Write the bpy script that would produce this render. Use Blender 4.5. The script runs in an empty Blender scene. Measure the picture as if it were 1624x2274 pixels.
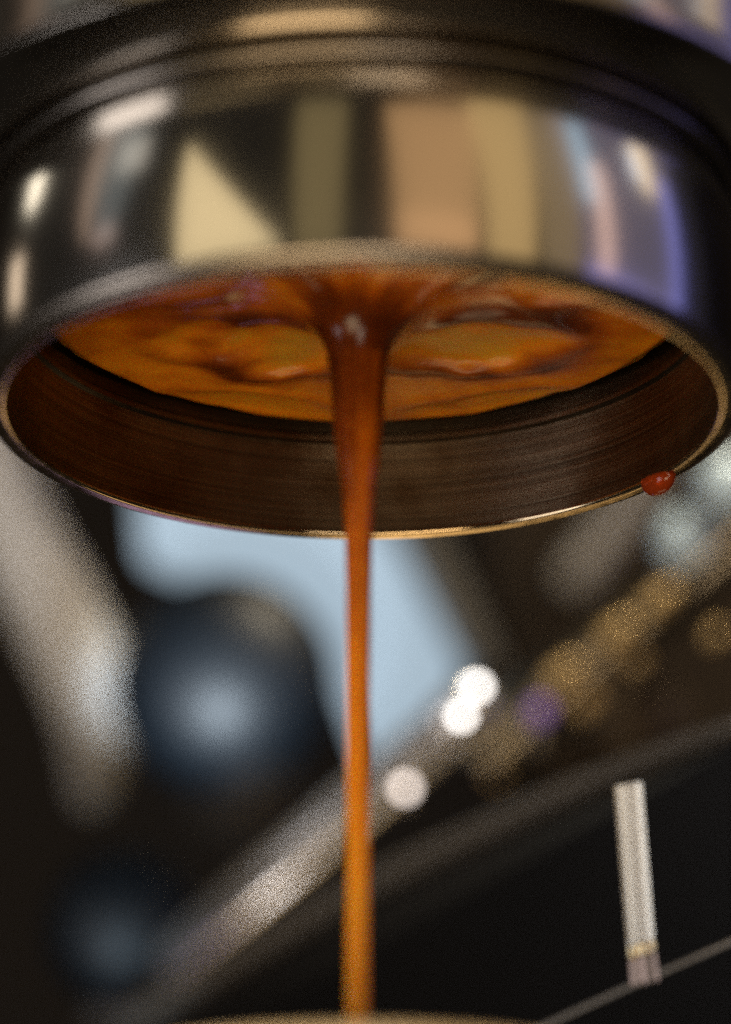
import bpy, bmesh, math, random
from mathutils import Vector, Matrix, noise

random.seed(7)
S = bpy.context.scene
COL = S.collection

# ------------------------------------------------------------------ camera
CAM = Vector((0.0, -0.2795, 0.0185))
PITCH = math.radians(19.95)
FPX = 7523.0                      # focal length in units of the 1624 px wide picture
cd = bpy.data.cameras.new('camera')
cam = bpy.data.objects.new('camera', cd)
COL.objects.link(cam)
cam.location = CAM
cam.rotation_euler = (math.radians(90) + PITCH, 0, 0)
cd.sensor_fit = 'VERTICAL'
cd.sensor_height = 36.0
cd.lens = FPX / 2274.0 * 36.0
cd.clip_start = 0.01
cd.clip_end = 50
cd.dof.use_dof = True
cd.dof.focus_distance = 0.320
cd.dof.aperture_fstop = cd.lens / 13.5
S.camera = cam

# ------------------------------------------------------------------ world, exposure, sampling
w = bpy.data.worlds.new('World')
S.world = w
w.use_nodes = True
w.node_tree.nodes['Background'].inputs[0].default_value = (0.016, 0.0142, 0.0122, 1)
w.node_tree.nodes['Background'].inputs[1].default_value = 1.0
S.view_settings.view_transform = 'Standard'
S.view_settings.look = 'None'
S.view_settings.exposure = 0
S.view_settings.gamma = 1
S.render.engine = 'CYCLES'
S.cycles.use_denoising = False
S.cycles.sample_clamp_indirect = 3.0
S.cycles.max_bounces = 10
S.cycles.caustics_reflective = False
S.cycles.caustics_refractive = False

ZR = 0.129                        # height of the portafilter rim above the tray
XC = -0.0003


def px(x, y, depth):
    """point in the place seen at (x, y) of the 1624 x 2274 picture, at a depth along the view"""
    u = (x - 812.0) / FPX * depth
    v = (1137.0 - y) / FPX * depth
    c, s = math.cos(PITCH), math.sin(PITCH)
    return CAM + Vector((u, depth * c - v * s, depth * s + v * c))


# ------------------------------------------------------------------ lamps
def area(name, loc, target, sx, sy, rad, col, spread=180, shape='RECTANGLE'):
    l = bpy.data.lights.new(name, 'AREA')
    l.shape = shape
    l.size = sx
    l.size_y = sy
    a = sx * sy * (1.0 if shape == 'RECTANGLE' else math.pi / 4)
    l.energy = rad * a * math.pi
    l.color = col
    l.spread = math.radians(spread)
    o = bpy.data.objects.new(name, l)
    COL.objects.link(o)
    o.location = loc
    o.rotation_euler = (Vector(target) - Vector(loc)).to_track_quat('-Z', 'Y').to_euler()
    return o


def spot(name, loc, target, watt, col, cone, radius):
    l = bpy.data.lights.new(name, 'SPOT')
    l.energy = watt
    l.color = col
    l.spot_size = math.radians(cone)
    l.spot_blend = 0.4
    l.shadow_soft_size = radius
    o = bpy.data.objects.new(name, l)
    COL.objects.link(o)
    o.location = loc
    o.rotation_euler = (Vector(target) - Vector(loc)).to_track_quat('-Z', 'Y').to_euler()
    return o


def around(name, x0, x1, y0, y1, rad, col, L=0.5, shape='RECTANGLE'):
    """lamp of the bar in front of the machine; the barrel-shaped chrome wall mirrors it between x0..x1 and y0..y1"""
    a0 = 2 * math.asin(max(-1, min(1, (x0 - 805) / 930.0)))
    a1 = 2 * math.asin(max(-1, min(1, (x1 - 805) / 930.0)))
    e0, e1 = (math.radians(21 + (365 - y) / 175.0 * 18) for y in (y1, y0))
    am, em = (a0 + a1) / 2, (e0 + e1) / 2
    c = Vector((XC, 0, ZR + 0.009))
    p = c + Vector((math.sin(am) * L, -math.cos(am) * L, L * math.tan(em)))
    h = L * (math.tan(e1) - math.tan(e0)) * math.cos(em)
    return area(name, p, c, 2 * L * math.tan((a1 - a0) / 2), h, rad, col, 180, shape)


# unseen coloured lamps added to give the chrome wall its reflections
for i in range(9):
    y0 = 272 + i * 27.5
    around('lamp_cream', 400, 422 + 204 * (i / 8.0) ** 0.95, y0, y0 + 27.5, 1.2, (1.0, 0.81, 0.47))
around('lamp_olive', 655, 765, 195, 535, 0.24, (1.0, 0.78, 0.36))
around('lamp_peach', 872, 1062, 200, 525, 0.62, (1.0, 0.60, 0.28))
around('lamp_peach_low', 880, 1058, 450, 520, 0.30, (1.0, 0.55, 0.28), L=0.49)
around('lamp_yellow', 1072, 1190, 180, 530, 0.72, (1.0, 0.69, 0.30))
around('lamp_taupe', 1200, 1290, 200, 520, 0.30, (1.0, 0.74, 0.42))
around('lamp_blue', 1298, 1340, 210, 360, 0.85, (0.47, 0.78, 1.0), L=0.49)
around('lamp_pink', 1325, 1365, 285, 480, 1.0, (1.0, 0.66, 0.52), L=0.48)
around('lamp_violet', 1285, 1525, 180, 540, 0.18, (0.74, 0.66, 1.0), L=0.55)
around('lamp_violet_edge', 1498, 1530, 280, 540, 0.7, (0.24, 0.27, 1.0), L=0.54)
around('lamp_violet_low', 1300, 1530, 475, 545, 0.75, (0.34, 0.32, 1.0), L=0.53)
around('lamp_warm_spot', 1455, 1495, 196, 310, 1.4, (1.0, 0.80, 0.50))
around('lamp_grey', 190, 280, 130, 410, 0.17, (0.75, 0.92, 1.0), shape='ELLIPSE')
around('lamp_grey_edge', 162, 200, 160, 400, 0.50, (1.0, 0.72, 0.55), L=0.49, shape='ELLIPSE')
around('lamp_grey_foot', 200, 260, 385, 425, 0.50, (1.0, 0.74, 0.66), L=0.49, shape='ELLIPSE')
around('lamp_left_spot', 8, 40, 250, 310, 3.5, (1.0, 0.92, 0.75), L=0.45, shape='ELLIPSE')
around('lamp_left_low', 0, 30, 360, 420, 1.5, (1.0, 0.80, 0.60), L=0.45)

# key and fill lamps added low in front to brighten under the near lip
area('key_front', (-0.105, -0.33, -0.075), (0, 0.01, ZR + 0.01), 0.24, 0.13, 8.5, (1.0, 0.76, 0.46))
area('fill_front', (0.06, -0.45, -0.005), (0, 0.05, ZR), 0.16, 0.10, 8.0, (1.0, 0.84, 0.64))
spot('tube_lamp', px(740, 2850, 0.47), px(690, 1860, 0.459), 0.034, (1.0, 0.96, 0.94), 64, 0.008)  # added below the view to brighten the diagonal tube
area('top_glint', (0.36, 0.04, 0.75), (XC, 0, ZR), 0.05, 0.05, 5.0, (1.0, 0.86, 0.62))  # added high up for a glint on the chrome wall
area('fill_left', (-0.27, -0.10, 0.075), px(120, 1350, 0.50), 0.14, 0.14, 4.6, (0.97, 0.96, 1.0))  # added out of view to brighten the wand
# lamps added behind and below for glints on the wet film and rim
area('back_warm', (0.022, 0.26, 0.045), (0, 0.0, ZR), 0.052, 0.06, 2.2, (1.0, 0.68, 0.30))
area('back_low', (0.02, 0.125, -0.025), (0, 0.0, ZR), 0.12, 0.03, 2.4, (1.0, 0.74, 0.42))
area('back_violet', (-0.03, 0.24, 0.040), (0, 0.0, ZR), 0.02, 0.02, 1.6, (0.7, 0.5, 1.0))
# spots added out of view to brighten single parts behind the stream
spot('bar_lamp', (0.16, 0.08, 0.50), px(1420, 1420, 0.48), 11.0, (1.0, 0.84, 0.60), 24, 0.03)
spot('strip_lamp', (0.20, -0.10, 0.02), px(1410, 1930, 0.346), 3.4, (0.94, 0.97, 1.0), 16, 0.01)
spot('knob_lamp', px(60, 2530, 0.30), px(500, 1520, 0.49), 8.0, (0.74, 0.88, 1.0), 10.0, 0.008)
spot('small_knob_lamp', px(-200, 2680, 0.30), px(270, 2060, 0.49), 1.4, (0.50, 0.76, 1.0), 8, 0.008)
area('flange_left', (-0.46, -0.16, 0.43), (XC, 0, ZR + 0.03), 0.09, 0.06, 0.7, (1.0, 0.95, 0.85))  # this and the next added for highlights on the flange
area('flange_right', (0.49, -0.02, 0.43), (XC, 0, ZR + 0.03), 0.03, 0.05, 1.6, (0.70, 0.82, 1.0))


# ------------------------------------------------------------------ materials
def mat(name, base=(0.5, 0.5, 0.5), metal=0.0, rough=0.5, spec=0.5, noise_scale=None, noise_amt=0.15,
        emit=None, estr=0.0, bump=0.0, stretch=(1, 1, 1), rough_var=0.0, **kw):
    m = bpy.data.materials.new(name)
    m.use_nodes = True
    nt = m.node_tree
    b = nt.nodes['Principled BSDF']
    b.inputs['Base Color'].default_value = (*base, 1)
    b.inputs['Metallic'].default_value = metal
    b.inputs['Roughness'].default_value = rough
    b.inputs['Specular IOR Level'].default_value = spec
    for k, v in kw.items():
        b.inputs[k.replace('_', ' ')].default_value = v
    if emit:
        b.inputs['Emission Color'].default_value = (*emit, 1)
        b.inputs['Emission Strength'].default_value = estr
    if noise_scale:
        tc = nt.nodes.new('ShaderNodeTexCoord')
        mp = nt.nodes.new('ShaderNodeMapping')
        mp.inputs['Scale'].default_value = stretch
        n = nt.nodes.new('ShaderNodeTexNoise')
        n.inputs['Scale'].default_value = noise_scale
        n.inputs['Detail'].default_value = 6
        nt.links.new(tc.outputs['Object'], mp.inputs['Vector'])
        nt.links.new(mp.outputs['Vector'], n.inputs['Vector'])
        mx = nt.nodes.new('ShaderNodeMix')
        mx.data_type = 'RGBA'
        mx.inputs['A'].default_value = (*[c * (1 - noise_amt) for c in base], 1)
        mx.inputs['B'].default_value = (*[min(1, c * (1 + noise_amt)) for c in base], 1)
        nt.links.new(n.outputs['Fac'], mx.inputs['Factor'])
        nt.links.new(mx.outputs['Result'], b.inputs['Base Color'])
        if rough_var:
            mr = nt.nodes.new('ShaderNodeMapRange')
            mr.inputs['From Min'].default_value = 0.3
            mr.inputs['From Max'].default_value = 0.7
            mr.inputs['To Min'].default_value = max(0.02, rough - rough_var)
            mr.inputs['To Max'].default_value = rough + rough_var
            nt.links.new(n.outputs['Fac'], mr.inputs['Value'])
            nt.links.new(mr.outputs['Result'], b.inputs['Roughness'])
        if bump:
            bp = nt.nodes.new('ShaderNodeBump')
            bp.inputs['Strength'].default_value = bump
            bp.inputs['Distance'].default_value = 0.0004
            nt.links.new(n.outputs['Fac'], bp.inputs['Height'])
            nt.links.new(bp.outputs['Normal'], b.inputs['Normal'])
    return m


M = {}
M['chrome'] = mat('chrome', (0.60, 0.56, 0.51), 1, 0.165, noise_scale=60, noise_amt=0.06, rough_var=0.03)
M['lip'] = mat('lip_steel', (0.56, 0.42, 0.25), 1, 0.15, noise_scale=400, noise_amt=0.15, rough_var=0.08)
M['group'] = mat('group_steel', (0.38, 0.34, 0.29), 1, 0.20, noise_scale=50, noise_amt=0.1)
M['collar'] = mat('collar_steel', (0.19, 0.165, 0.14), 1, 0.27, noise_scale=60, noise_amt=0.1)
M['bevel'] = mat('bevel_steel', (0.25, 0.215, 0.18), 1, 0.34, noise_scale=80, noise_amt=0.1)
M['rubber'] = mat('black_rubber', (0.012, 0.011, 0.010), 0, 0.5, noise_scale=200)
M['steel'] = mat('brushed_steel', (0.62, 0.58, 0.55), 1, 0.38, noise_scale=300, noise_amt=0.12)
M['basket'] = mat('basket_steel', (0.30, 0.22, 0.15), 1, 0.4, noise_scale=300)
M['cup'] = mat('tan_stoneware', (0.70, 0.55, 0.33), 0, 0.3, noise_scale=250, noise_amt=0.1)
M['wall'] = mat('dark_plaster', (0.030, 0.024, 0.019), 0, 0.8, noise_scale=8, noise_amt=0.4)
M['black'] = mat('black_enamel', (0.006, 0.0055, 0.0055), 0, 0.28, noise_scale=40, noise_amt=0.3)
M['trim'] = mat('grey_trim', (0.17, 0.15, 0.13), 0.6, 0.45, noise_scale=120)
M['bronze'] = mat('bronze', (0.050, 0.034, 0.020), 0.6, 0.45, noise_scale=25, noise_amt=0.5)
M['brass'] = mat('brass', (0.66, 0.47, 0.22), 0.5, 0.35, noise_scale=200)
M['tubing'] = mat('satin_tubing', (0.70, 0.67, 0.65), 0.9, 0.32, noise_scale=200, noise_amt=0.15)
M['gunmetal'] = mat('gunmetal', (0.34, 0.28, 0.20), 1.0, 0.30, noise_scale=70, noise_amt=0.3)
M['tray'] = mat('tray_steel', (0.10, 0.095, 0.09), 0.8, 0.4, noise_scale=90)


def brushed_inner():
    """turned inner wall: fine rings round the axis, browned by coffee"""
    m = bpy.data.materials.new('turned_steel_coffee_stained')
    m.use_nodes = True
    nt = m.node_tree
    b = nt.nodes['Principled BSDF']
    b.inputs['Metallic'].default_value = 1
    tc = nt.nodes.new('ShaderNodeTexCoord')
    mp = nt.nodes.new('ShaderNodeMapping')
    mp.inputs['Scale'].default_value = (16, 16, 3200)
    n = nt.nodes.new('ShaderNodeTexNoise')
    n.inputs['Scale'].default_value = 1.0
    n.inputs['Detail'].default_value = 4
    n.inputs['Roughness'].default_value = 0.7
    nt.links.new(tc.outputs['Object'], mp.inputs['Vector'])
    nt.links.new(mp.outputs['Vector'], n.inputs['Vector'])
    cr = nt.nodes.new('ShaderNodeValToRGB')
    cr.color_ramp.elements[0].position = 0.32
    cr.color_ramp.elements[0].color = (0.085, 0.066, 0.043, 1)  # warm tint imitates the coffee reflected in the wall
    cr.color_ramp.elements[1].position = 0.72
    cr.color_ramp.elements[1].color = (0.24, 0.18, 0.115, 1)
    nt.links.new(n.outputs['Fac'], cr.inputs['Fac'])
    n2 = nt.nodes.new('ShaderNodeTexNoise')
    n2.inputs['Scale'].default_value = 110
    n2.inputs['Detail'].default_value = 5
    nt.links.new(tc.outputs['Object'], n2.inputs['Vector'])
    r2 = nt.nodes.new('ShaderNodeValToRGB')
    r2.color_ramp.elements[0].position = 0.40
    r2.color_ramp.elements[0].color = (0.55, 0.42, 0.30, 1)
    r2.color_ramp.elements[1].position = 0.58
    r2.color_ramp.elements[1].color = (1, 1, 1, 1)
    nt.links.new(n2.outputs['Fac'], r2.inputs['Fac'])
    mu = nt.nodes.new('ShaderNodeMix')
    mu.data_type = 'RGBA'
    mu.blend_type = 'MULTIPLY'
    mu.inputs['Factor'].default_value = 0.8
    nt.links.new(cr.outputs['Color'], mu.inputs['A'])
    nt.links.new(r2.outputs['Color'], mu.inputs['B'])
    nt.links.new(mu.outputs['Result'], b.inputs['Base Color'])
    b.inputs['Roughness'].default_value = 0.36
    bp = nt.nodes.new('ShaderNodeBump')
    bp.inputs['Strength'].default_value = 0.32
    bp.inputs['Distance'].default_value = 0.00012
    nt.links.new(n.outputs['Fac'], bp.inputs['Height'])
    nt.links.new(bp.outputs['Normal'], b.inputs['Normal'])
    return m


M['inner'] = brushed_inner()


def coffee_mat(name, rough=0.18):
    """crema: colour follows how thick the liquid is (attribute 'thick'), with fine streaks"""
    m = bpy.data.materials.new(name)
    m.use_nodes = True
    nt = m.node_tree
    b = nt.nodes['Principled BSDF']
    at = nt.nodes.new('ShaderNodeAttribute')
    at.attribute_name = 'thick'
    tc = nt.nodes.new('ShaderNodeTexCoord')
    n = nt.nodes.new('ShaderNodeTexNoise')
    n.inputs['Scale'].default_value = 420
    n.inputs['Detail'].default_value = 8
    n.inputs['Roughness'].default_value = 0.7
    nt.links.new(tc.outputs['Object'], n.inputs['Vector'])
    ma = nt.nodes.new('ShaderNodeMath')
    ma.operation = 'MULTIPLY_ADD'
    ma.inputs[1].default_value = 0.34
    nt.links.new(n.outputs['Fac'], ma.inputs[0])
    sb = nt.nodes.new('ShaderNodeMath')
    sb.operation = 'SUBTRACT'
    sb.inputs[1].default_value = 0.17
    nt.links.new(at.outputs['Fac'], sb.inputs[0])
    nt.links.new(sb.outputs[0], ma.inputs[2])
    cr = nt.nodes.new('ShaderNodeValToRGB')
    e = cr.color_ramp.elements
    e[0].position = 0.0
    e[0].color = (0.60, 0.27, 0.016, 1)
    e[1].position = 1.0
    e[1].color = (0.050, 0.0090, 0.0020, 1)
    for p, c in ((0.28, (0.72, 0.225, 0.0070, 1)), (0.55, (0.42, 0.095, 0.0045, 1)), (0.78, (0.15, 0.028, 0.0028, 1))):
        k = e.new(p)
        k.color = c
    nt.links.new(ma.outputs[0], cr.inputs['Fac'])
    nt.links.new(cr.outputs['Color'], b.inputs['Base Color'])
    bp = nt.nodes.new('ShaderNodeBump')
    bp.inputs['Strength'].default_value = 0.14
    bp.inputs['Distance'].default_value = 0.00025
    n3 = nt.nodes.new('ShaderNodeTexNoise')
    n3.inputs['Scale'].default_value = 900
    n3.inputs['Detail'].default_value = 3
    nt.links.new(tc.outputs['Object'], n3.inputs['Vector'])
    nt.links.new(n3.outputs['Fac'], bp.inputs['Height'])
    nt.links.new(bp.outputs['Normal'], b.inputs['Normal'])
    b.inputs['Roughness'].default_value = rough
    b.inputs['IOR'].default_value = 1.36
    b.inputs['Specular IOR Level'].default_value = 0.36
    b.inputs['Subsurface Weight'].default_value = 0.35
    b.inputs['Subsurface Radius'].default_value = (1.0, 0.35, 0.08)
    b.inputs['Subsurface Scale'].default_value = 0.0016
    return m


M['coffee'] = coffee_mat('crema_coffee')


def glassy(name, col, rough=0.02):
    m = bpy.data.materials.new(name)
    m.use_nodes = True
    b = m.node_tree.nodes['Principled BSDF']
    b.inputs['Base Color'].default_value = (*col, 1)
    b.inputs['Transmission Weight'].default_value = 0.55
    b.inputs['Roughness'].default_value = rough
    b.inputs['IOR'].default_value = 1.35
    return m


M['drop'] = glassy('amber_drop', (0.46, 0.060, 0.011))


# ------------------------------------------------------------------ mesh helpers
def link(name, verts, faces, m, parent=None, smooth=True, loc=(0, 0, 0)):
    me = bpy.data.meshes.new(name)
    me.from_pydata([tuple(v) for v in verts], [], faces)
    me.update()
    bm = bmesh.new()
    bm.from_mesh(me)
    bmesh.ops.recalc_face_normals(bm, faces=bm.faces)
    bm.to_mesh(me)
    bm.free()
    if smooth:
        me.polygons.foreach_set('use_smooth', [True] * len(me.polygons))
    me.materials.append(M[m] if isinstance(m, str) else m)
    o = bpy.data.objects.new(name, me)
    COL.objects.link(o)
    o.location = loc
    if parent:
        o.parent = parent
    return o


def thing(name, loc, label, cat, group=None):
    o = bpy.data.objects.new(name, None)
    COL.objects.link(o)
    o.empty_display_size = 0.01
    o.location = loc
    tag(o, label, cat, group)
    return o


def tag(o, label=None, cat=None, group=None, kind=None):
    if label:
        o['label'] = label
    if cat:
        o['category'] = cat
    if group:
        o['group'] = group
    if kind:
        o['kind'] = kind
    return o


def arc(cx, cz, r, a0, a1, n=8):
    return [(cx + r * math.cos(math.radians(a0 + (a1 - a0) * i / n)),
             cz + r * math.sin(math.radians(a0 + (a1 - a0) * i / n))) for i in range(n + 1)]


def lathe(name, prof, m, parent=None, n=192, closed=False, loc=(0, 0, 0), sharp=True):
    """turn a profile of (radius, height) in mm about the z axis"""
    v, f = [], []
    for (r, z) in prof:
        for k in range(n):
            a = 2 * math.pi * k / n
            v.append((r * 1e-3 * math.cos(a), r * 1e-3 * math.sin(a), z * 1e-3))
    P = len(prof)
    for i in range(P if closed else P - 1):
        j = (i + 1) % P
        for k in range(n):
            l = (k + 1) % n
            f.append((i * n + k, i * n + l, j * n + l, j * n + k))
    o = link(name, v, f, m, parent, True, loc)
    if sharp:
        o.data.set_sharp_from_angle(angle=math.radians(35))
    return o


def tube(name, pts, radii, m, parent=None, n=32, base=Vector((0, 0, 0))):
    """round bar through points; radii one per point; ends closed with a dome"""
    pts = [Vector(p) - base for p in pts]
    # resample smoothly
    P, Rr = [], []
    K = 10
    for i in range(len(pts) - 1):
        p0 = pts[max(i - 1, 0)]
        p1, p2 = pts[i], pts[i + 1]
        p3 = pts[min(i + 2, len(pts) - 1)]
        for k in range(K):
            t = k / K
            P.append(0.5 * ((2 * p1) + (p2 - p0) * t + (2 * p0 - 5 * p1 + 4 * p2 - p3) * t * t + (3 * p1 - p0 - 3 * p2 + p3) * t ** 3))
            Rr.append(radii[i] * (1 - t) + radii[i + 1] * t)
    P.append(pts[-1])
    Rr.append(radii[-1])
    # domes
    d0 = (P[0] - P[1]).normalized()
    d1 = (P[-1] - P[-2]).normalized()
    P = [P[0] + d0 * Rr[0] * 0.5, P[0] + d0 * Rr[0] * 0.35] + P + [P[-1] + d1 * Rr[-1] * 0.35, P[-1] + d1 * Rr[-1] * 0.5]
    Rr = [Rr[0] * 0.05, Rr[0] * 0.7] + Rr + [Rr[-1] * 0.7, Rr[-1] * 0.05]
    v, f = [], []
    up = Vector((0, 0, 1))
    for i, p in enumerate(P):
        t = (P[min(i + 1, len(P) - 1)] - P[max(i - 1, 0)]).normalized()
        a = t.cross(up)
        if a.length < 1e-4:
            a = Vector((1, 0, 0))
        a.normalize()
        b = t.cross(a).normalized()
        for k in range(n):
            q = 2 * math.pi * k / n
            v.append(p + (a * math.cos(q) + b * math.sin(q)) * Rr[i])
    for i in range(len(P) - 1):
        for k in range(n):
            l = (k + 1) % n
            f.append((i * n + k, i * n + l, (i + 1) * n + l, (i + 1) * n + k))
    f.append(tuple(range(n))[::-1])
    f.append(tuple((len(P) - 1) * n + k for k in range(n)))
    return link(name, v, f, m, parent)


def prism(name, pts, t, m, parent=None, base=Vector((0, 0, 0)), bevel=0.0008):
    """flat slab: an outline of points given real thickness t towards the back"""
    n = len(pts)
    v = [Vector(p) - base for p in pts] + [Vector(p) - base + Vector((0, t, 0)) for p in pts]
    f = [tuple(range(n)), tuple(range(2 * n - 1, n - 1, -1))]
    for i in range(n):
        j = (i + 1) % n
        f.append((i, j, n + j, n + i))
    o = link(name, v, f, m, parent, False)
    if bevel:
        bm = bmesh.new()
        bm.from_mesh(o.data)
        bmesh.ops.bevel(bm, geom=list(bm.edges), offset=bevel, segments=2, affect='EDGES')
        bm.to_mesh(o.data)
        bm.free()
    return o


def ball(name, c, r, m, parent=None, sc=(1, 1, 1), n=40):
    v, f = [], []
    for i in range(n // 2 + 1):
        th = math.pi * i / (n // 2)
        for k in range(n):
            q = 2 * math.pi * k / n
            v.append((r * sc[0] * math.sin(th) * math.cos(q), r * sc[1] * math.sin(th) * math.sin(q), r * sc[2] * math.cos(th)))
    for i in range(n // 2):
        for k in range(n):
            l = (k + 1) % n
            f.append((i * n + k, i * n + l, (i + 1) * n + l, (i + 1) * n + k))
    o = link(name, v, f, m, parent, True, c)
    bm = bmesh.new()
    bm.from_mesh(o.data)
    bmesh.ops.remove_doubles(bm, verts=bm.verts, dist=r * 1e-4)
    bm.to_mesh(o.data)
    bm.free()
    return o


# ------------------------------------------------------------------ setting
wy = 0.62
wl = link('wall', [(-1.2, wy, -0.1), (1.2, wy, -0.1), (1.2, wy, 1.2), (-1.2, wy, 1.2),
                   (-1.2, wy + 0.02, -0.1), (1.2, wy + 0.02, -0.1), (1.2, wy + 0.02, 1.2), (-1.2, wy + 0.02, 1.2)],
          [(0, 1, 2, 3), (7, 6, 5, 4), (0, 4, 5, 1), (1, 5, 6, 2), (2, 6, 7, 3), (3, 7, 4, 0)], 'wall', None, False)
tag(wl, kind='structure')

# ------------------------------------------------------------------ portafilter
pf = thing('portafilter', (XC, 0, ZR), 'polished chrome bottomless portafilter ring seen from below, its near wall blurred', 'portafilter')
RO = 34.3


def barrel(z):
    return RO - (z - 8.6) ** 2 / 90.0


bevel = [(32.95, 0.08), (33.2, 0.16)] + arc(barrel(1.5) - 1.2, 1.35, 1.2, -62, -8, 10)
lathe('bevel', bevel, 'bevel', pf, 256, sharp=False)
outer = [(barrel(1.2 + 0.5 * i), 1.2 + 0.5 * i) for i in range(32)]
outer += arc(outer[-1][0] - 0.5, 16.9, 0.5, 0, 85, 6) + [(RO - 1.9, 17.45), (RO - 2.0, 17.6), (RO - 2.0, 18.2)]
lathe('body', outer, 'chrome', pf, 256)
collar = [(RO - 2.1, 17.9), (RO - 0.9, 17.9)] + arc(RO - 0.5, 18.7, 0.8, -80, 60, 10) + [(RO - 1.0, 19.5), (RO - 2.1, 19.6), (RO - 2.1, 26.5)]
lathe('collar', collar, 'collar', pf, 256)
lip = [(32.95, 0.08), (32.85, 0.03), (32.75, 0.0), (32.65, 0.0), (32.0, 0.0), (31.9, 0.0), (31.75, 0.03), (31.66, 0.10), (31.6, 0.25), (31.6, 0.40)]
lathe('lip', lip, 'lip', pf, 256, sharp=False)
inner = [(31.6, 0.40), (31.58, 1.2), (31.45, 4), (31.3, 8.0), (31.15, 9.2), (30.75, 9.5), (30.75, 10.1), (31.1, 10.4), (31.1, 13.5), (31.1, 26.5)]
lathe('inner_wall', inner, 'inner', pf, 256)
bk = [(31.05, 26.0), (30.95, 14.0), (30.6, 12.6), (29.6, 11.9), (28.0, 11.8), (0.3, 11.8)]
lathe('basket', bk, 'basket', pf, 192)

# ------------------------------------------------------------------ group head
gh = thing('group_head', (XC, 0, ZR + 0.0198), 'dark steel group head flange holding the portafilter, cropped by the top edge', 'group head')
lathe('flange', [(33.0, 0), (36.0, 0.0), (36.8, 0.2), (38.6, 0.9), (40.4, 1.4), (41.0, 1.8), (41.2, 2.4), (41.2, 3.4), (41.2, 10), (41.2, 88), (40, 90), (5, 90)], 'group', gh, 192)
lathe('gasket', [(20, 7.2), (20, 10), (33.2, 10), (33.2, 7.2)], 'rubber', gh, 128, closed=True)

# ------------------------------------------------------------------ espresso: film under the basket and the stream
es = thing('espresso', (XC, 0, ZR), 'amber espresso film under the basket gathering into one thin falling stream', 'coffee')


def lerp_tab(tab, x):
    if x <= tab[0][0]:
        return tab[0][1]
    for (a, fa), (b, fb) in zip(tab, tab[1:]):
        if x <= b:
            t = (x - a) / (b - a)
            t = t * t * (3 - 2 * t) * 0.35 + t * 0.65
            return fa + (fb - fa) * t
    return tab[-1][1]


# radius of the hanging cone by depth below the basket (mm)
CONE = [(0.0, 13.0), (0.35, 9.5), (0.9, 7.0), (1.8, 5.0), (3.0, 3.7), (4.5, 3.0), (6.0, 2.65), (8.0, 2.5), (11.0, 2.28), (14, 1.98),
        (18, 1.46), (22, 1.20), (28, 1.06), (36, 1.02), (46, 1.0), (60, 0.97), (75, 0.94), (95, 0.92)]
SX = -0.35      # the stream hangs a little left of the axis


def film_depth(x, y, r):
    """thickness of the liquid under the basket, mm"""
    nz = noise.noise(Vector((x * 0.11, y * 0.11, 2.0)))
    n2 = noise.noise(Vector((x * 0.3, y * 0.3, 9.0)))
    d = 0.75 + 0.35 * nz + 0.12 * n2
    ring = 0.0
    for (cx, cy, ax, ay, ph, k) in ((10.3, 9.4, 8.6, 6.0, -0.10, 1.0), (-7.2, 10.2, 5.8, 6.6, 0.35, 1.0), (-14.5, 8.5, 5.2, 5.0, 0.2, 0.6),
                                    (2, -11, 9, 6, 0.1, 0.7), (-17, -7, 6, 6, 0, 0.6), (18, -6, 6, 6, 0, 0.6), (12, 24, 9, 2.4, -0.35, 0.45), (-10, 24.5, 9, 2.4, 0.3, 0.45)):
        dx, dy = x - cx, y - cy
        u = (dx * math.cos(ph) + dy * math.sin(ph)) / ax
        v = (-dx * math.sin(ph) + dy * math.cos(ph)) / ay
        q = math.sqrt(u * u + v * v) + 0.16 * noise.noise(Vector((x * 0.22 + cx, y * 0.22, 3.0)))
        ring += k ** 2 * (0.22 * math.exp(-((q - 1.25) / 0.30) ** 2) - 0.20 * math.exp(-(q / 0.9) ** 4))
        d += k * (0.44 * math.exp(-((q - 1.10) / 0.30) ** 2) - 0.42 * math.exp(-(q / 0.85) ** 4))
    return d, ring


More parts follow.
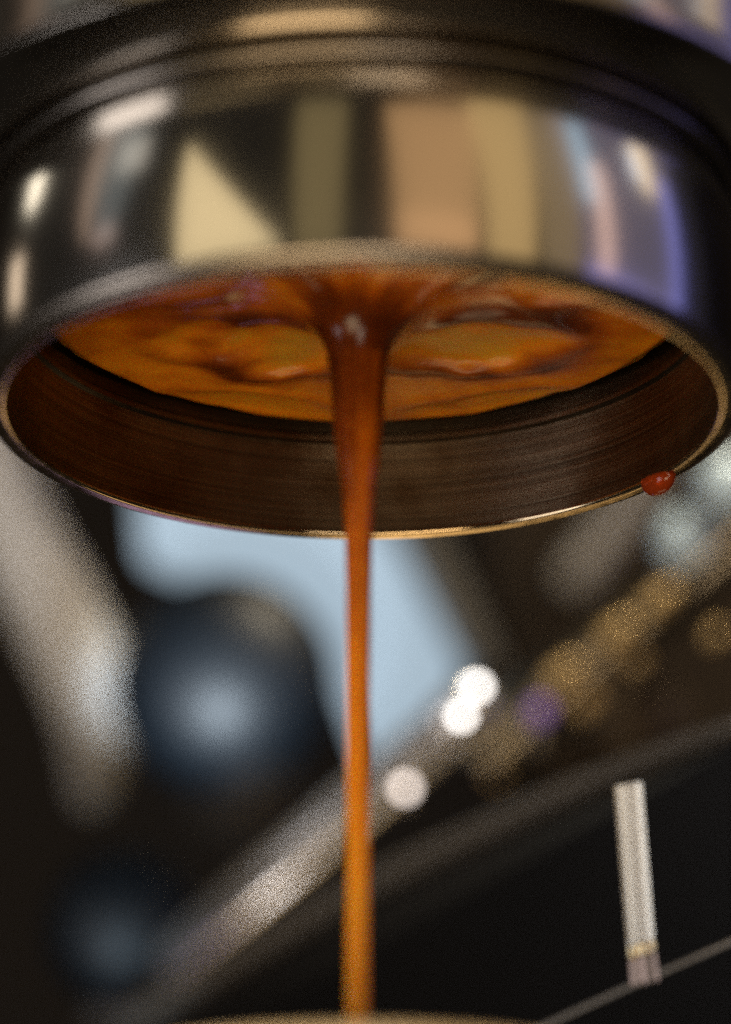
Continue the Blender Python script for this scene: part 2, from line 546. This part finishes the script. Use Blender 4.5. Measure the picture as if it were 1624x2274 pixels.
NA = 240
rs = [30.4 - i * 0.4 for i in range(54)]          # outer to about 9.2 mm
while rs[-1] > 2.72:
    rs.append(rs[-1] - max(0.07, (rs[-1] - 1.6) * 0.045))
v, thick_shade, rows = [], [], 0
for r in rs:
    for k in range(NA):
        a = 2 * math.pi * k / NA
        rag = 1 + max(0, (r - 26) / 4.4) * (0.010 * noise.noise(Vector((math.cos(a) * 7, math.sin(a) * 7, 2.2))) + 0.006 * noise.noise(Vector((math.cos(a) * 24, math.sin(a) * 24, 5.2))))
        x, y = r * rag * math.cos(a), r * rag * math.sin(a)
        edge = min(1, (30.4 - r) / 1.6)
        wob = noise.noise(Vector((math.cos(a) * 2.6, math.sin(a) * 2.6, 4.0)))
        d, ring = film_depth(x, y, r)
        d *= edge
        if edge < 1:
            d += (0.25 * wob - 0.2) * (1 - edge)
        far = max(0, min(1, (r - 3.0) / 7.0))
        far = far * far * (3 - 2 * far)
        cone = 9.0 * max(0, 1 / (r - 1.2) - 1 / 11.8)
        cone *= 1 + 0.9 * noise.noise(Vector((math.cos(a) * 1.3, math.sin(a) * 1.3, 7.7))) * min(1, far * 3)
        dd = d * far + 0.95 * (1 - far) + cone
        v.append((x + SX * (1 - far), y, 11.75 - dd))
        th = 0.20 + 0.40 * max(0, d - 0.25) / 1.3 + ring + (0.14 if y < 0 else 0.14 * max(0, 1 - y / 9))  # near half made darker, apart from its depth
        th += 0.16 * noise.noise(Vector((math.cos(a) * 4, math.sin(a) * 4, r * 0.10))) + 0.12 * noise.noise(Vector((x * 0.25, y * 0.12, 6.0)))
        th += 0.14 * noise.noise(Vector((math.cos(a) * 11, math.sin(a) * 11, r * 0.16 + 3))) * min(1, (30.4 - r) / 6) * far
        g = max(0, min(1, (cone - 0.5) / 2.4))
        g = g * g * (3 - 2 * g)
        th = th * (1 - g) + 0.92 * g
        thick_shade.append(max(0, min(1, th)))
    rows += 1
f = [(i * NA + k, i * NA + (k + 1) % NA, (i + 1) * NA + (k + 1) % NA, (i + 1) * NA + k) for i in range(rows - 1) for k in range(NA)]
film = link('film', [(a * 1e-3, b * 1e-3, c * 1e-3) for a, b, c in v], f, 'coffee', es)
at = film.data.attributes.new('thick', 'FLOAT', 'POINT')
at.data.foreach_set('value', thick_shade)

# stream
NS = 64
v, thick_shade = [], []
D0 = 5.2
zs = []
d = D0
while d < 108:
    zs.append(d)
    d += 0.7
for d in zs:
    cr = lerp_tab(CONE, d)
    wx = 0.10 * noise.noise(Vector((0.3, d * 0.055, 0))) * min(1, d / 20)
    for k in range(NS):
        a = 2 * math.pi * k / NS
        lump = 1 + 0.06 * noise.noise(Vector((math.cos(a) * 0.9, math.sin(a) * 0.9, d * 0.085))) * min(1, d / 14)
        r = cr * lump
        v.append((r * math.cos(a) + SX + wx, r * math.sin(a) * 0.92, 11.75 - 0.95 - d))
        up = max(0, min(1, 1 - (d - 8) / 46.0))  # deeper colour above, with shade under the ring put into it
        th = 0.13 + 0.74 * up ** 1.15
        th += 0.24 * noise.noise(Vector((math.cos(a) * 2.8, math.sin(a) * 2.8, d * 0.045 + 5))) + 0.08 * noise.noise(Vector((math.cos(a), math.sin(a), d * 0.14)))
        th -= 0.26 * max(0, math.cos(a - 0.15)) * max(0, 1 - abs(d - 10) / 9)  # right side near the top made lighter
        thick_shade.append(max(0, min(1, th)))
f = [(i * NS + k, i * NS + (k + 1) % NS, (i + 1) * NS + (k + 1) % NS, (i + 1) * NS + k) for i in range(len(zs) - 1) for k in range(NS)]
f.append(tuple(range((len(zs) - 1) * NS, len(zs) * NS)))
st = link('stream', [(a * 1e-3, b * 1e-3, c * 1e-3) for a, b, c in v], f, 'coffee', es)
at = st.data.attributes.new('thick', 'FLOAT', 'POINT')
at.data.foreach_set('value', thick_shade)

# drop hanging from the far right of the rim
ang = math.acos((1465 - 812) / 7523 * 0.318 / 0.0321)
dp = Vector((XC + 0.0321 * math.cos(ang), 0.0321 * math.sin(ang), ZR))
tang = Vector((-math.sin(ang), math.cos(ang), 0))
drop = ball('coffee_drop', dp + Vector((0, 0, 0.00015)), 0.001, 'drop', None, (2.3, 1.15, 1.55))
drop.rotation_euler = (0, math.radians(-4), math.atan2(tang.y, tang.x))
for vt in drop.data.vertices:                     # sag: fuller below, drawn out along the rim above
    if vt.co.z > 0:
        vt.co.x *= 1 + 0.25 * vt.co.z / 0.0015
        vt.co.z *= 0.25
tag(drop, 'red amber coffee drop hanging from the right rim of the portafilter', 'drop')

# ------------------------------------------------------------------ cup and tray
cup_z = 0.0697
cup = thing('espresso_cup', (XC, 0.0, 0.004), 'tan espresso cup under the stream, only its blurred rim showing at the bottom', 'cup')
ch = (cup_z - 0.004) * 1e3
lathe('bowl', [(14.5, 0.0), (15.5, 0.3), (16, 3), (20, 10), (23.5, 25), (24.8, ch - 12), (25.2, ch - 0.9)] + arc(24.5, ch - 0.8, 0.8, 10, 170, 6) +
      [(23.2, ch - 8), (22, 25), (18, 11), (10, 6), (0.2, 5.5)], 'cup', cup, 128, sharp=False)
cc = lathe('coffee', [(21.9, 24.0), (12, 24.0), (0.2, 24.0)], 'coffee', cup, 64)
at = cc.data.attributes.new('thick', 'FLOAT', 'POINT')
at.data.foreach_set('value', [0.4] * len(cc.data.vertices))
trv = []
tray = thing('drip_tray', (0, 0.02, 0), 'dark steel drip tray below the cup, under the bottom edge of the picture', 'drip tray')
prism('plate', [(-0.13, -0.06, -0.012), (0.13, -0.06, -0.012), (0.13, -0.06, 0.0), (-0.13, -0.06, 0.0)], 0.13, 'tray', tray)
for i in range(17):
    x = -0.12 + i * 0.015
    prism('bar', [(x - 0.0025, -0.055, 0.0003), (x + 0.0025, -0.055, 0.0003), (x + 0.0025, -0.055, 0.004), (x - 0.0025, -0.055, 0.004)], 0.12, 'tray', tray, bevel=0.0005)

# ------------------------------------------------------------------ blurred parts of the bar behind
# pale blue glowing pane added for a reflection on polished steel
M['pane'] = mat('lit_pane', (0.05, 0.06, 0.07), 0, 0.6, emit=(0.40, 0.52, 0.62), estr=0.93, noise_scale=5)
wb = px(640, 1400, 0.53)
win = thing('lit_window', wb, 'pale blue lit window blurred far behind the stream', 'window')
prism('pane', [px(300, 1060, 0.53), px(315, 1230, 0.53), px(420, 1275, 0.53), px(590, 1310, 0.53), px(735, 1450, 0.53), px(800, 1640, 0.53), px(828, 1720, 0.53), px(1028, 1490, 0.53), px(873, 1180, 0.53), px(803, 1060, 0.53)], 0.006, 'pane', win, wb)
prism('frame', [px(833, 1060, 0.525), px(903, 1190, 0.525), px(1053, 1500, 0.525), px(1128, 1490, 0.525), px(988, 1190, 0.525), px(928, 1060, 0.525)], 0.01, 'black', win, wb)

M['knob'] = mat('dark_blue_knob', (0.0015, 0.003, 0.005), 0.0, 0.50, noise_scale=30, noise_amt=0.2, IOR=1.34)
kb = px(500, 1520, 0.49)
knob = thing('steam_valve', kb, 'large glossy dark blue steam valve knob in front of the lit window', 'valve')
ball('knob', (0, 0, 0), 0.0165, 'knob', knob, (0.98, 0.8, 1.0))
tube('stem', [Vector((0, 0.02, 0)), Vector((0, 0.05, 0.003)), Vector((0, 0.08, 0.004))], [0.008, 0.008, 0.008], 'steel', knob)
kb2 = px(270, 2060, 0.49)
k2 = thing('steam_valve', kb2, 'smaller dim blue valve knob at the lower left, below the large one', 'valve')
ball('knob', (0, 0, 0), 0.0107, 'knob', k2, (1, 0.7, 1.1))
tube('stem', [Vector((0, 0.008, 0)), Vector((0, 0.03, 0.0)), Vector((0, 0.05, 0.0))], [0.004] * 3, 'steel', k2)

# curved steel wand at the left
M['wand'] = mat('satin_wand', (0.52, 0.50, 0.48), 0.1, 0.6, noise_scale=80)
b0 = px(20, 1000, 0.50)
wd = thing('steam_wand', b0, 'curved pale satin steam wand blurred at the left edge', 'steam wand')
tube('pipe', [px(-60, 900, 0.50), px(20, 1150, 0.50), px(125, 1360, 0.50), px(205, 1540, 0.50), px(215, 1660, 0.515), px(205, 1760, 0.535)],
     [0.0062, 0.0064, 0.0068, 0.0066, 0.0050, 0.0028], 'wand', wd, base=b0)

# steel tube crossing diagonally
b1 = px(700, 1850, 0.50)
tb = thing('steel_tube', b1, 'polished steel tube running diagonally up behind the stream', 'tube')
tube('pipe', [px(230, 2255, 0.50), px(520, 2012, 0.475), px(795, 1780, 0.465), px(1060, 1556, 0.455)], [0.0026, 0.0030, 0.0033, 0.0035], 'tubing', tb, base=b1)
tube('collar', [px(1000, 1607, 0.457), px(1040, 1573, 0.456)], [0.0039, 0.0039], 'tubing', tb, base=b1)

M['led'] = mat('white_lamp', (0.8, 0.8, 0.8), 0, 0.3, emit=(1.0, 0.95, 0.90), estr=8.5)  # glowing balls added for white glints on the steel
M['led2'] = mat('dim_lamp', (0.8, 0.8, 0.8), 0, 0.3, emit=(1.0, 0.86, 0.78), estr=4.5)
for (x, y, dd, r, m, lab) in ((1060, 1525, 0.438, 0.0008, 'led', 'upper of two bright white indicator lamps at the end of the diagonal tube'),
                              (1025, 1590, 0.436, 0.00075, 'led', 'lower of two bright white indicator lamps at the end of the diagonal tube'),
                              (900, 1750, 0.445, 0.0009, 'led2', 'dimmer pinkish indicator lamp beside the stream, under the diagonal tube')):
    c = px(x, y, dd)
    t = thing('indicator_lamp', c, lab, 'lamp', 'indicator lamps')
    ball('bulb', (0, 0, 0), r, m, t, n=20)
    tube('socket', [Vector((0, r * 0.9, 0)), Vector((0, r * 3, 0)), Vector((0, 0.006, 0))], [r * 0.8] * 3, 'steel', t, n=16)

# black machine panel with slanted top edge
bp_ = px(1200, 2000, 0.40)
pn = thing('machine_panel', bp_, 'black enamel machine panel with a slanted grey top edge, lower right', 'panel')
prism('face', [px(300, 2330, 0.455), px(760, 2035, 0.43), px(1300, 1775, 0.40), px(1650, 1625, 0.38), px(1650, 2400, 0.38), px(300, 2400, 0.455)], 0.012, 'black', pn, bp_)
tube('top_edge', [px(280, 2280, 0.46), px(760, 2000, 0.435), px(1300, 1745, 0.405), px(1660, 1600, 0.385)], [0.0016, 0.0018, 0.0016, 0.0010], 'trim', pn, base=bp_)
tube('lower_rail', [px(1180, 2290, 0.352), px(1420, 2180, 0.350), px(1660, 2075, 0.348)], [0.0003, 0.0003, 0.0003], 'trim', pn, base=bp_, n=16)

# ribbed strip added for a reflection on brushed steel, its light painted in
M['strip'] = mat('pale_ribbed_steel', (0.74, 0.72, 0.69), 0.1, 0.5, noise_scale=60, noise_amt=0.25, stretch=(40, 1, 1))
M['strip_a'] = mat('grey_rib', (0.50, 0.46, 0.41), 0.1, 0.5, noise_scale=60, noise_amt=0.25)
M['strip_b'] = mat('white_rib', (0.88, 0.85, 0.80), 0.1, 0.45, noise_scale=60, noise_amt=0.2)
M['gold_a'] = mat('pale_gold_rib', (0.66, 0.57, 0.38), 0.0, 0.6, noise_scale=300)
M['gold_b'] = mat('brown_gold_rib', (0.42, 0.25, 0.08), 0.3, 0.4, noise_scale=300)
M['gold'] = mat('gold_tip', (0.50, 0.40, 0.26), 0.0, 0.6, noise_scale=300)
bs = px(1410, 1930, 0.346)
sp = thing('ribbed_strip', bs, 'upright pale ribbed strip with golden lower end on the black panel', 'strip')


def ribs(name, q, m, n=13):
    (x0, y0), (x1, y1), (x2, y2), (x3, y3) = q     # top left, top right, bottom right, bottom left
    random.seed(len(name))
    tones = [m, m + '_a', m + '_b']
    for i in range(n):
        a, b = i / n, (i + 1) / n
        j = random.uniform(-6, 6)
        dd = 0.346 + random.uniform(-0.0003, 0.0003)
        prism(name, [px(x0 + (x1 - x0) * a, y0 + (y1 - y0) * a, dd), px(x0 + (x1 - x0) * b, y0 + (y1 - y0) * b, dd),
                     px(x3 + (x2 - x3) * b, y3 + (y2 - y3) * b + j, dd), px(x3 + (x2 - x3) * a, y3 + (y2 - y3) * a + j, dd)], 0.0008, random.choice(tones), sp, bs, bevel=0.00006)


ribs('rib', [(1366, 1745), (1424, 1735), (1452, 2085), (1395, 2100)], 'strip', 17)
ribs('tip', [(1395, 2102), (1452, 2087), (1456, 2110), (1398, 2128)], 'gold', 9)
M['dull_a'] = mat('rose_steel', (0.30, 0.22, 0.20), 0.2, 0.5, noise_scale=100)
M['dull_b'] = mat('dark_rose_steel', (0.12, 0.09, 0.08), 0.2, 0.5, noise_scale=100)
M['dull'] = mat('dull_rose_steel', (0.20, 0.15, 0.13), 0.2, 0.5, noise_scale=100)  # dimmer lower end of the painted reflection
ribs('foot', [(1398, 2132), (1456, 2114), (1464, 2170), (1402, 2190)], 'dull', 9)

# bronze body at the right; brass pieces added for gold glints on the tube
bz = px(1300, 1400, 0.62)
br = thing('bronze_body', bz, 'dark bronze machine body blurred at the right, behind the fittings', 'machine')
prism('shell', [px(1090, 1000, 0.62), px(1080, 1300, 0.62), px(1150, 1520, 0.62), px(1200, 1760, 0.62), px(1700, 1640, 0.62), px(1700, 900, 0.62)], 0.03, 'bronze', br, bz)
tube('pipe', [px(1080, 1690, 0.50), px(1300, 1480, 0.50), px(1500, 1310, 0.50), px(1720, 1130, 0.50)], [0.0045] * 4, 'gunmetal', br, base=bz)
tube('peach_rail', [px(1270, 1290, 0.56), px(1350, 1190, 0.56), px(1450, 1040, 0.56)], [0.0032] * 3, 'wand', br, base=bz)
ball('foot', px(1400, 1620, 0.49) - bz, 0.0085, 'bronze', br, (1.1, 1, 1))
for (x, y, r, sx, lab) in ((1462, 1335, 0.0020, 2.5, 'topmost long brass fitting on the bronze pipe'), (1368, 1408, 0.0022, 2.0, 'second brass fitting down the bronze pipe'),
                           (1250, 1500, 0.0022, 2.0, 'third brass fitting down the bronze pipe'), (1305, 1560, 0.0020, 1.8, 'brass fitting beside the violet lamp'),
                           (1415, 1465, 0.0016, 1.4, 'small brass fitting right of the bronze pipe'), (1590, 1410, 0.0015, 1.4, 'tiny brass fitting near the right edge')):
    r *= 0.84
    c = px(x, y, 0.462)
    t = thing('brass_fitting', c, lab, 'fitting', 'brass fittings')
    d = Vector((0.76, 0, 0.65)) * r * sx * 0.5
    tube('nut', [-d, d], [r * 0.9, r * 0.9], 'brass', t, n=6)
    tube('thread', [d, d * 1.3], [r * 0.5, r * 0.5], 'brass', t, n=12)
M['violet'] = mat('violet_lamp', (0.2, 0.1, 0.4), 0, 0.3, emit=(0.30, 0.16, 0.62), estr=0.24)  # glowing ball added for a violet reflection on the chrome
vl = thing('violet_lamp', px(1198, 1580, 0.455), 'small violet indicator lamp left of the brass fittings', 'lamp')
ball('bulb', (0, 0, 0), 0.0015, 'violet', vl, n=24)
tube('socket', [Vector((0, 0.0016, 0)), Vector((0, 0.006, 0)), Vector((0, 0.012, 0))], [0.0016] * 3, 'steel', vl, n=20)
M['bluesteel'] = mat('blue_chrome', (0.52, 0.68, 0.82), 0.1, 0.35, noise_scale=50)  # blue reflection put into the base colour
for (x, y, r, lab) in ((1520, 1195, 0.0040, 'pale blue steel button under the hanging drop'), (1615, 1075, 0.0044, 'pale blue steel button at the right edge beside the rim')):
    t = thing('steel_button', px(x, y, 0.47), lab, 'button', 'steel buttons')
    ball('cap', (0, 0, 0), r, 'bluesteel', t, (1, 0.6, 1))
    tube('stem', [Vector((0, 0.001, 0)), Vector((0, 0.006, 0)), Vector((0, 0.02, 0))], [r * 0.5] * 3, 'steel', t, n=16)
